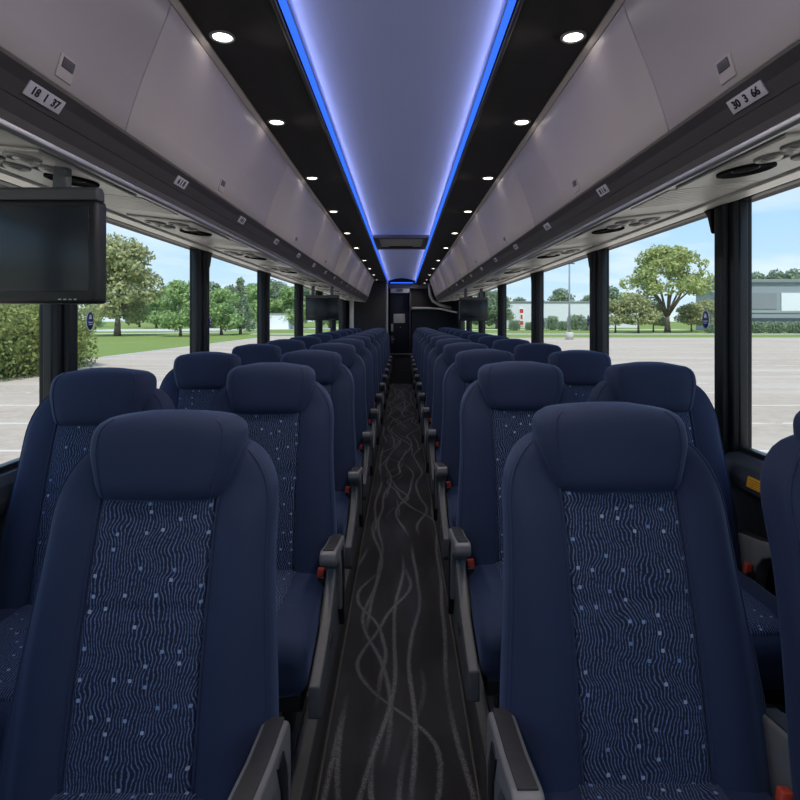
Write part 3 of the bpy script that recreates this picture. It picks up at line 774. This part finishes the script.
for q in range(4): b.box((-0.0012 + (0.009 - q * 0.007) * 0.17, 0.0, 0.009 - q * 0.007), (0.001, 0.075 - 0.01 * (q % 2), 0.0018), 0, rotl)
b.build('text_lines', 'dark_text', rt)

# ---------------------------------------------------------------- outside
G = -1.45                                  # ground level below the cabin floor
def at(px, y, X0=0.013): return X0 + (px - 403) * y / F
def zt(py, y): return CZ + (320 - py) * y / F
struct(MB().box((0, 300, G - 0.55), (1600, 1400, 1.0)), 'lawn', 'lawn')
lt = MB().prism([(-22.3, -80), (240, -80), (240, 88), (20, 88), (-22.3, 97)], 'z', G - 0.12, G)
struct(lt, 'parking_lot', 'lot')
def strip(pts, w, name):
    m = MB(); L = [Vector((a, b, 0)) for a, b in pts]; v = []; f = []
    for i, p in enumerate(L):
        t = (L[min(i + 1, len(L) - 1)] - L[max(i - 1, 0)]).normalized(); nn = Vector((-t.y, t.x, 0)) * w / 2
        v += [(p + nn + Vector((0, 0, G + 0.03)))[:], (p - nn + Vector((0, 0, G + 0.03)))[:], (p - nn + Vector((0, 0, G - 0.3)))[:], (p + nn + Vector((0, 0, G - 0.3)))[:]]
        if i:
            o = 4 * i
            for k in range(4): f.append((o - 4 + k, o - 4 + (k + 1) % 4, o + (k + 1) % 4, o + k))
    f += [(0, 1, 2, 3), (len(v) - 1, len(v) - 2, len(v) - 3, len(v) - 4)]
    m.add(v, f); struct(m, name, 'concrete')
strip([(-160, 150), (-95, 150), (-60, 160), (-40, 185), (0, 230)], 34, 'driveway')
strip([(-140, 112), (-80, 112), (-52, 118), (-42, 130)], 4.0, 'footpath')
strip([(-30, 112), (40, 112), (90, 112), (240, 112)], 4.0, 'sidewalk')
strip([(18, 165), (60, 165), (110, 165)], 9.0, 'road')
strip([(-22.45, -80), (-22.45, 97)], 0.35, 'kerb_left')
strip([(20, 88.2), (240, 88.2)], 0.35, 'kerb_rear')

def crown_mesh(name, mat, blobs, n, leaf, seed, cone=False):
    rnd = random.Random(seed); v = []; f = []; tone = []
    wsum = [b[3] ** 2 for b in blobs]
    for i in range(n):
        bx, by, bz, br, bzr = rnd.choices(blobs, wsum)[0]
        d = Vector((rnd.gauss(0, 1), rnd.gauss(0, 1), rnd.gauss(0, 1))).normalized()
        rr = br * (0.45 + 0.62 * rnd.random() ** 0.5)
        p = Vector((bx, by, bz)) + Vector((d.x * rr, d.y * rr, d.z * rr * bzr))
        nn = (d + Vector((rnd.gauss(0, .6), rnd.gauss(0, .6), rnd.gauss(0, .6)))).normalized()
        a = nn.orthogonal().normalized(); b = nn.cross(a); k = rnd.uniform(0, 6.28)
        a, b = a * math.cos(k) + b * math.sin(k), b * math.cos(k) - a * math.sin(k)
        sz = leaf * rnd.uniform(0.6, 1.35); o = len(v)
        v += [(p - a * sz)[:], (p - b * sz * 0.55 - nn * sz * .12)[:], (p + a * sz)[:], (p + b * sz * 0.55 - nn * sz * .12)[:]]
        f.append((o, o + 1, o + 2, o + 3)); t = min(1, max(0, rnd.gauss(0.5, 0.24))); tone += [t] * 4
    me = bpy.data.meshes.new(name); me.from_pydata(v, [], f)
    at_ = me.attributes.new('tone', 'FLOAT', 'POINT'); at_.data.foreach_set('value', tone)
    me.materials.append(M[mat]); me.update()
    return me
def blobs_round(seed, rx, h0, h1, n, rb, shape='dome'):
    rnd = random.Random(seed); out = []
    for i in range(n):
        t = (i + 0.5) / n; a = i * 2.399963 + rnd.uniform(-.3, .3)
        if shape == 'dome':
            z = lerp(h0, h1, rnd.random() ** 0.8); k = (z - h0) / (h1 - h0); lim = math.sqrt(max(0.03, 1 - (max(0, k - 0.25) / 0.80) ** 2)) * (0.72 + 0.28 * min(1, k * 4))
        elif shape == 'umbrella':
            k = rnd.random() ** 0.7; z = lerp(h0, h1, k); lim = math.sqrt(max(0.02, 1 - (max(0, k - .15) / 0.87) ** 2.2))
        else:
            k = t; z = lerp(h0, h1, k); lim = max(0.06, (1 - k) * 0.95)
        r = rx * lim * math.sqrt(rnd.uniform(0.25, 1.0)); b = rb * rnd.uniform(0.7, 1.25) * (1 if shape != 'cone' else 0.45 + 0.75 * (1 - k))
        if shape == 'cone': r *= 0.75
        out.append((math.cos(a) * max(0, r - b * .4), math.sin(a) * max(0, r - b * .4), z, b, 0.75))
    return out
def trunk(seed, h, r, spread, nb, top):
    rnd = random.Random(seed); m = MB()
    m.tube([(0, 0, 0.0), (0.05 * r, 0, h * .3), (0.1 * r, .1 * r, h * .65), (0, 0, h)], [r * 1.25, r, r * .85, r * .7], 9)
    for i in range(nb):
        a = i * 2 * math.pi / nb + rnd.uniform(-.4, .4); q = spread * rnd.uniform(.6, 1.0); z2 = lerp(h, top, rnd.uniform(.55, .95))
        m.tube([(0, 0, h * rnd.uniform(.7, .98)), (math.cos(a) * q * .35, math.sin(a) * q * .35, lerp(h, z2, .45)), (math.cos(a) * q, math.sin(a) * q, z2)], [r * .5, r * .34, r * .10], 6)
    return m
SPEC = {   # crown and trunk of each kind, unit metres at natural size
    'maple': ('leaf_a', blobs_round(1, 7.6, 3.9, 16.6, 56, 2.3), 9000, 0.42, (2, 4.2, .55, 5.5, 7, 13)),
    'spreading': ('leaf_c', blobs_round(5, 10.2, 6.6, 18.6, 76, 1.9, 'umbrella'), 7600, 0.42, (6, 4.0, .62, 8.5, 11, 16)),
    'round': ('leaf_b', blobs_round(9, 4.6, 2.2, 10.0, 30, 1.7), 4200, 0.36, (10, 2.2, .3, 3.2, 5, 7)),
    'conifer': ('leaf_d', blobs_round(13, 4.4, 2.0, 13.6, 44, 1.6, 'cone'), 4200, 0.36, (14, 11.5, .3, 2.2, 8, 11)),
    'dusky': ('leaf_d', blobs_round(17, 5.4, 2.4, 12.6, 34, 2.1), 3800, 0.48, (18, 3.0, .36, 3.6, 5, 9)),
    'small': ('leaf_a', blobs_round(21, 3.6, 2.4, 7.6, 24, 1.4), 3200, 0.32, (22, 2.4, .2, 2.4, 5, 6)),
    'hedge': ('leaf_e', [(x * .9, y * 1.1, z, 1.15, .9) for x in (-2, -1, 0, 1, 2) for y in (-2, -1, 0, 1, 2) for z in (0.7, 1.7, 2.55)], 17000, 0.105, None),
    'shrub': ('leaf_d', [(x * .8, y * .6, z, .9, .8) for x in (-2, -1, 0, 1, 2) for y in (-1, 0, 1) for z in (.6, 1.3)], 1500, 0.2, None),
}
TP = {}
HT = {'maple': 17.6, 'spreading': 19.2, 'round': 10.8, 'conifer': 14.6, 'dusky': 13.4, 'small': 8.3, 'hedge': 3.55, 'shrub': 2.0}
def tree(kind, px, y, top_px, name, label, cat, group, wide=1.0, rz=0.0, X=None):
    mat, bl, n, leaf, tr = SPEC[kind]
    if kind not in TP:
        rt = empty(name, (0, 0, G), label, cat, group)
        o = bpy.data.objects.new('crown' if tr else 'foliage', crown_mesh(kind + '_foliage', mat, bl, n, leaf, 100 + len(TP))); C.objects.link(o); o.parent = rt
        if tr: trunk(*tr).build('trunk', 'bark', rt)
        else: MB().tube([(0, 0, 0), (0.1, 0, .5), (0, .1, 1.2)], [.12, .09, .05], 7).build('stem', 'bark', rt)
        TP[kind] = rt
    else:
        rt = copy_tree(TP[kind]); rt.name = name
    h = zt(top_px, y) - G; k = h / HT[kind]
    rt.location = (X if X is not None else at(px, y), y, G); rt.scale = (k * wide, k * wide, k); rt.rotation_euler = (0, 0, rz)
    rt['label'] = label; rt['category'] = cat
    if group: rt['group'] = group
    elif 'group' in rt: del rt['group']
    return rt
# lawn side
tree('maple', 118, 100, 238, 'broadleaf_tree', 'broad olive-green tree on the lawn right of the large monitor', 'tree', None, 0.98)
hq = [(-30, 27, 300), (-6, 29.5, 302), (14, 32, 302), (34, 34, 308), (-22, 33, 301), (10, 37, 303)]
for i, (px, y, tp) in enumerate(hq):
    tree('hedge', px, y, tp, 'bush', 'bright yellow-green bush, %s along the lot edge under the large monitor' % ORD[i], 'bush', 'yellow-green bushes at the lot edge', 1.0, i * 1.3)
tree('round', 181, 97, 281, 'leafy_tree', 'bushy green tree just before the second window post', 'tree', None, 0.95, 1.0)
tree('round', 157, 190, 291, 'leafy_tree', 'distant pale tree behind the driveway, seen past the olive-green tree', 'tree', 'background trees', 1.1, 2.0)
tree('round', 222, 105, 289, 'leafy_tree', 'low bushy tree directly left of the pointed conifer', 'tree', None, 1.15, 3.0)
tree('conifer', 241, 112, 274, 'conifer_tree', 'tall pointed conifer seen in the third lawn side window', 'tree', None, 1.0, 0.4)
for i, (px, y, tp) in enumerate([(140, 230, 294), (100, 220, 290), (168, 210, 289), (200, 215, 290), (212, 200, 285), (232, 190, 288), (254, 180, 284), (268, 185, 282), (280, 190, 285), (291, 185, 287), (303, 190, 289), (318, 185, 292), (330, 200, 295), (345, 210, 296)]):
    tree('dusky' if i % 3 else 'round', px, y + (i % 3) * 16 - 10, tp, 'background_tree', 'hazy tree in the far tree line, %s counted from the monitor end' % ORD[i], 'tree', 'background trees', 1.1, i * 0.9)
for i, (px, y, tp) in enumerate([(50, 140, 306), (66, 150, 309), (96, 160, 311)]):
    tree('round', px, y, tp, 'leafy_tree', 'small round tree behind the olive-green tree trunk, %s from the monitor' % ORD[i], 'tree', 'small trees across the driveway', 1.2, i * 1.7)
# warehouse side
tree('spreading', 668, 128, 248, 'spreading_tree', 'wide bright-green tree with bare forked limbs, before the right post', 'tree', None, 1.0, 0.7)
for i, (px, y, tp) in enumerate([(616, 122, 300), (639, 120, 295), (654, 132, 303), (692, 135, 303), (706, 140, 300)]):
    tree('small', px, y, tp, 'small_tree', 'small olive tree under the wide bright-green tree, %s along the row' % ORD[i], 'tree', 'small trees by the lot', 1.15, i)
for i, (px, y, tp) in enumerate([(515, 150, 320), (541, 150, 318), (553, 158, 316), (563, 150, 321), (577, 158, 315), (587, 150, 319), (600, 158, 317), (530, 155, 322)]):
    tree('shrub', px, y, tp, 'shrub', 'dark shrub against the long white warehouse, %s of the row' % ORD[i], 'shrub', 'shrubs before the white warehouse', 0.46, i * 0.8)
for i, (px, y, tp) in enumerate([(561, 320, 291), (540, 330, 300), (520, 330, 299), (590, 330, 297), (611, 300, 289), (632, 345, 295), (497, 180, 293), (485, 190, 291)]):
    tree('dusky', px, y, tp, 'background_tree', 'hazy tree rising beyond the white warehouse, %s of that line' % ORD[i], 'tree', 'trees beyond the warehouse', 1.2, i * 1.1)
for i, (px, y, tp) in enumerate([(724, 225, 278), (742, 250, 278), (757, 225, 276), (776, 250, 274), (794, 225, 273), (815, 250, 272)]):
    tree('dusky', px, y, tp, 'background_tree', 'dark tree showing above the grey office roof, %s of that line' % ORD[i], 'tree', 'trees behind the office roof', 0.85, i * 1.4)
for i in range(7):
    tree('shrub', 716 + i * 20, 118, 321.5, 'shrub', 'low clipped shrub before the grey office building, %s of the row' % ORD[i], 'shrub', 'clipped shrubs before the office', 0.72, 0.0)

# long white warehouse
YB = 200
rt = empty('warehouse', (at(550, YB), YB, G), 'long low white warehouse beyond the light pole', 'building')
xw0, xw1 = at(508, YB) - at(550, YB), at(640, YB) - at(550, YB)
hw = zt(302.5, YB) - G
MB().box(((xw0 + xw1) / 2, 14, hw / 2), (xw1 - xw0, 28, hw)).build('wall', 'wwall', rt)
MB().box(((xw0 + xw1) / 2, 14, hw + 0.2), (xw1 - xw0 + .6, 28.6, 0.5), 0.05).build('roof', 'roof', rt)
for i in range(3): MB().box((xw0 + 14 + i * 9, -0.05, 1.8), (3.4, 0.2, 3.6)).build('loading_door', 'gwall', rt)
sx = at(522, YB)
rt = empty('red_sign', (sx, YB - 0.15, zt(326, YB)), 'tall red and white sign on the white warehouse wall', 'sign')
hs = (326 - 308) * YB / F
MB().box((0, 0, hs * .5), (1.5, 0.15, hs), 0.02).build('panel', 'pwall', rt)
for i, (a, b) in enumerate([(.72, .95), (.38, .62), (.06, .28)]):
    MB().box((0, -0.09, hs * (a + b) / 2), (1.3 if i != 1 else .8, 0.06, hs * (b - a))).build('lettering_block', 'redsign', rt)
# light pole on a concrete foot
YP = 80; xp = at(570, YP)
rt = empty('light_pole', (xp, YP, G), 'tall grey parking lot light pole on a concrete foot', 'light pole')
hp = zt(263.5, YP) - G
MB().lathe([(0.55, 0), (0.55, 1.0), (0.48, 1.06), (0.0005, 1.06)], (0, 0, 0), 20).build('foot', 'concrete', rt)
MB().tube([(0, 0, 1.0), (0, 0, hp * .5), (0, 0, hp)], [.15, .13, .11], 12).build('pole', 'roof', rt)
MB().box((0, 0, hp), (1.5, 0.3, 0.14), 0.03).build('lamp_head', 'shroud', rt)
# office building on the right
YO = 150
x0, x1 = at(716, YO), at(905, YO)
rt = empty('office_building', ((x0 + x1) / 2, YO, G), 'low grey office building with white panel and dark window band', 'building')
hw = x1 - x0
def zz(py): return zt(py, YO) - G
MB().box((0, 5, zz(281.5) / 2), (hw, 10, zz(281.5))).build('wall', 'gwall', rt)
MB().box((0, 4.8, zz(281)), (hw + .8, 10.8, 0.9), 0.05).build('roof', 'roof', rt)
MB().box((at(845, YO) - (x0 + x1) / 2, -0.1, (zz(293) + zz(311)) / 2), ((905 - 778) * YO / F, 0.3, zz(293) - zz(311))).build('white_panel', 'pwall', rt)
MB().box((at(747, YO) - (x0 + x1) / 2, -0.05, (zz(293) + zz(309)) / 2), (60 * YO / F, 0.2, zz(293) - zz(309))).build('pale_panel', 'roof', rt)
MB().box((0, -0.06, (zz(318) + zz(325)) / 2), (hw - .6, 0.3, zz(318) - zz(325))).build('window_band', 'bglass', rt)
MB().box((0, -0.06, (zz(311) + zz(313)) / 2), (hw - .6, 0.35, 0.4)).build('sill_band', 'light_trim', rt)
# far white sheds, lawn side
YS = 170
rt = empty('shed', (at(276, YS), YS, G), 'far white shed at the tree line, lawn side', 'building')
MB().box((0, 4, (zt(314, YS) - G) / 2), (26 * YS / F, 8, zt(314, YS) - G)).build('wall', 'pwall', rt)
MB().box((0, 4, zt(314, YS) - G + .1), (26.6 * YS / F, 8.5, .3)).build('roof', 'roof', rt)
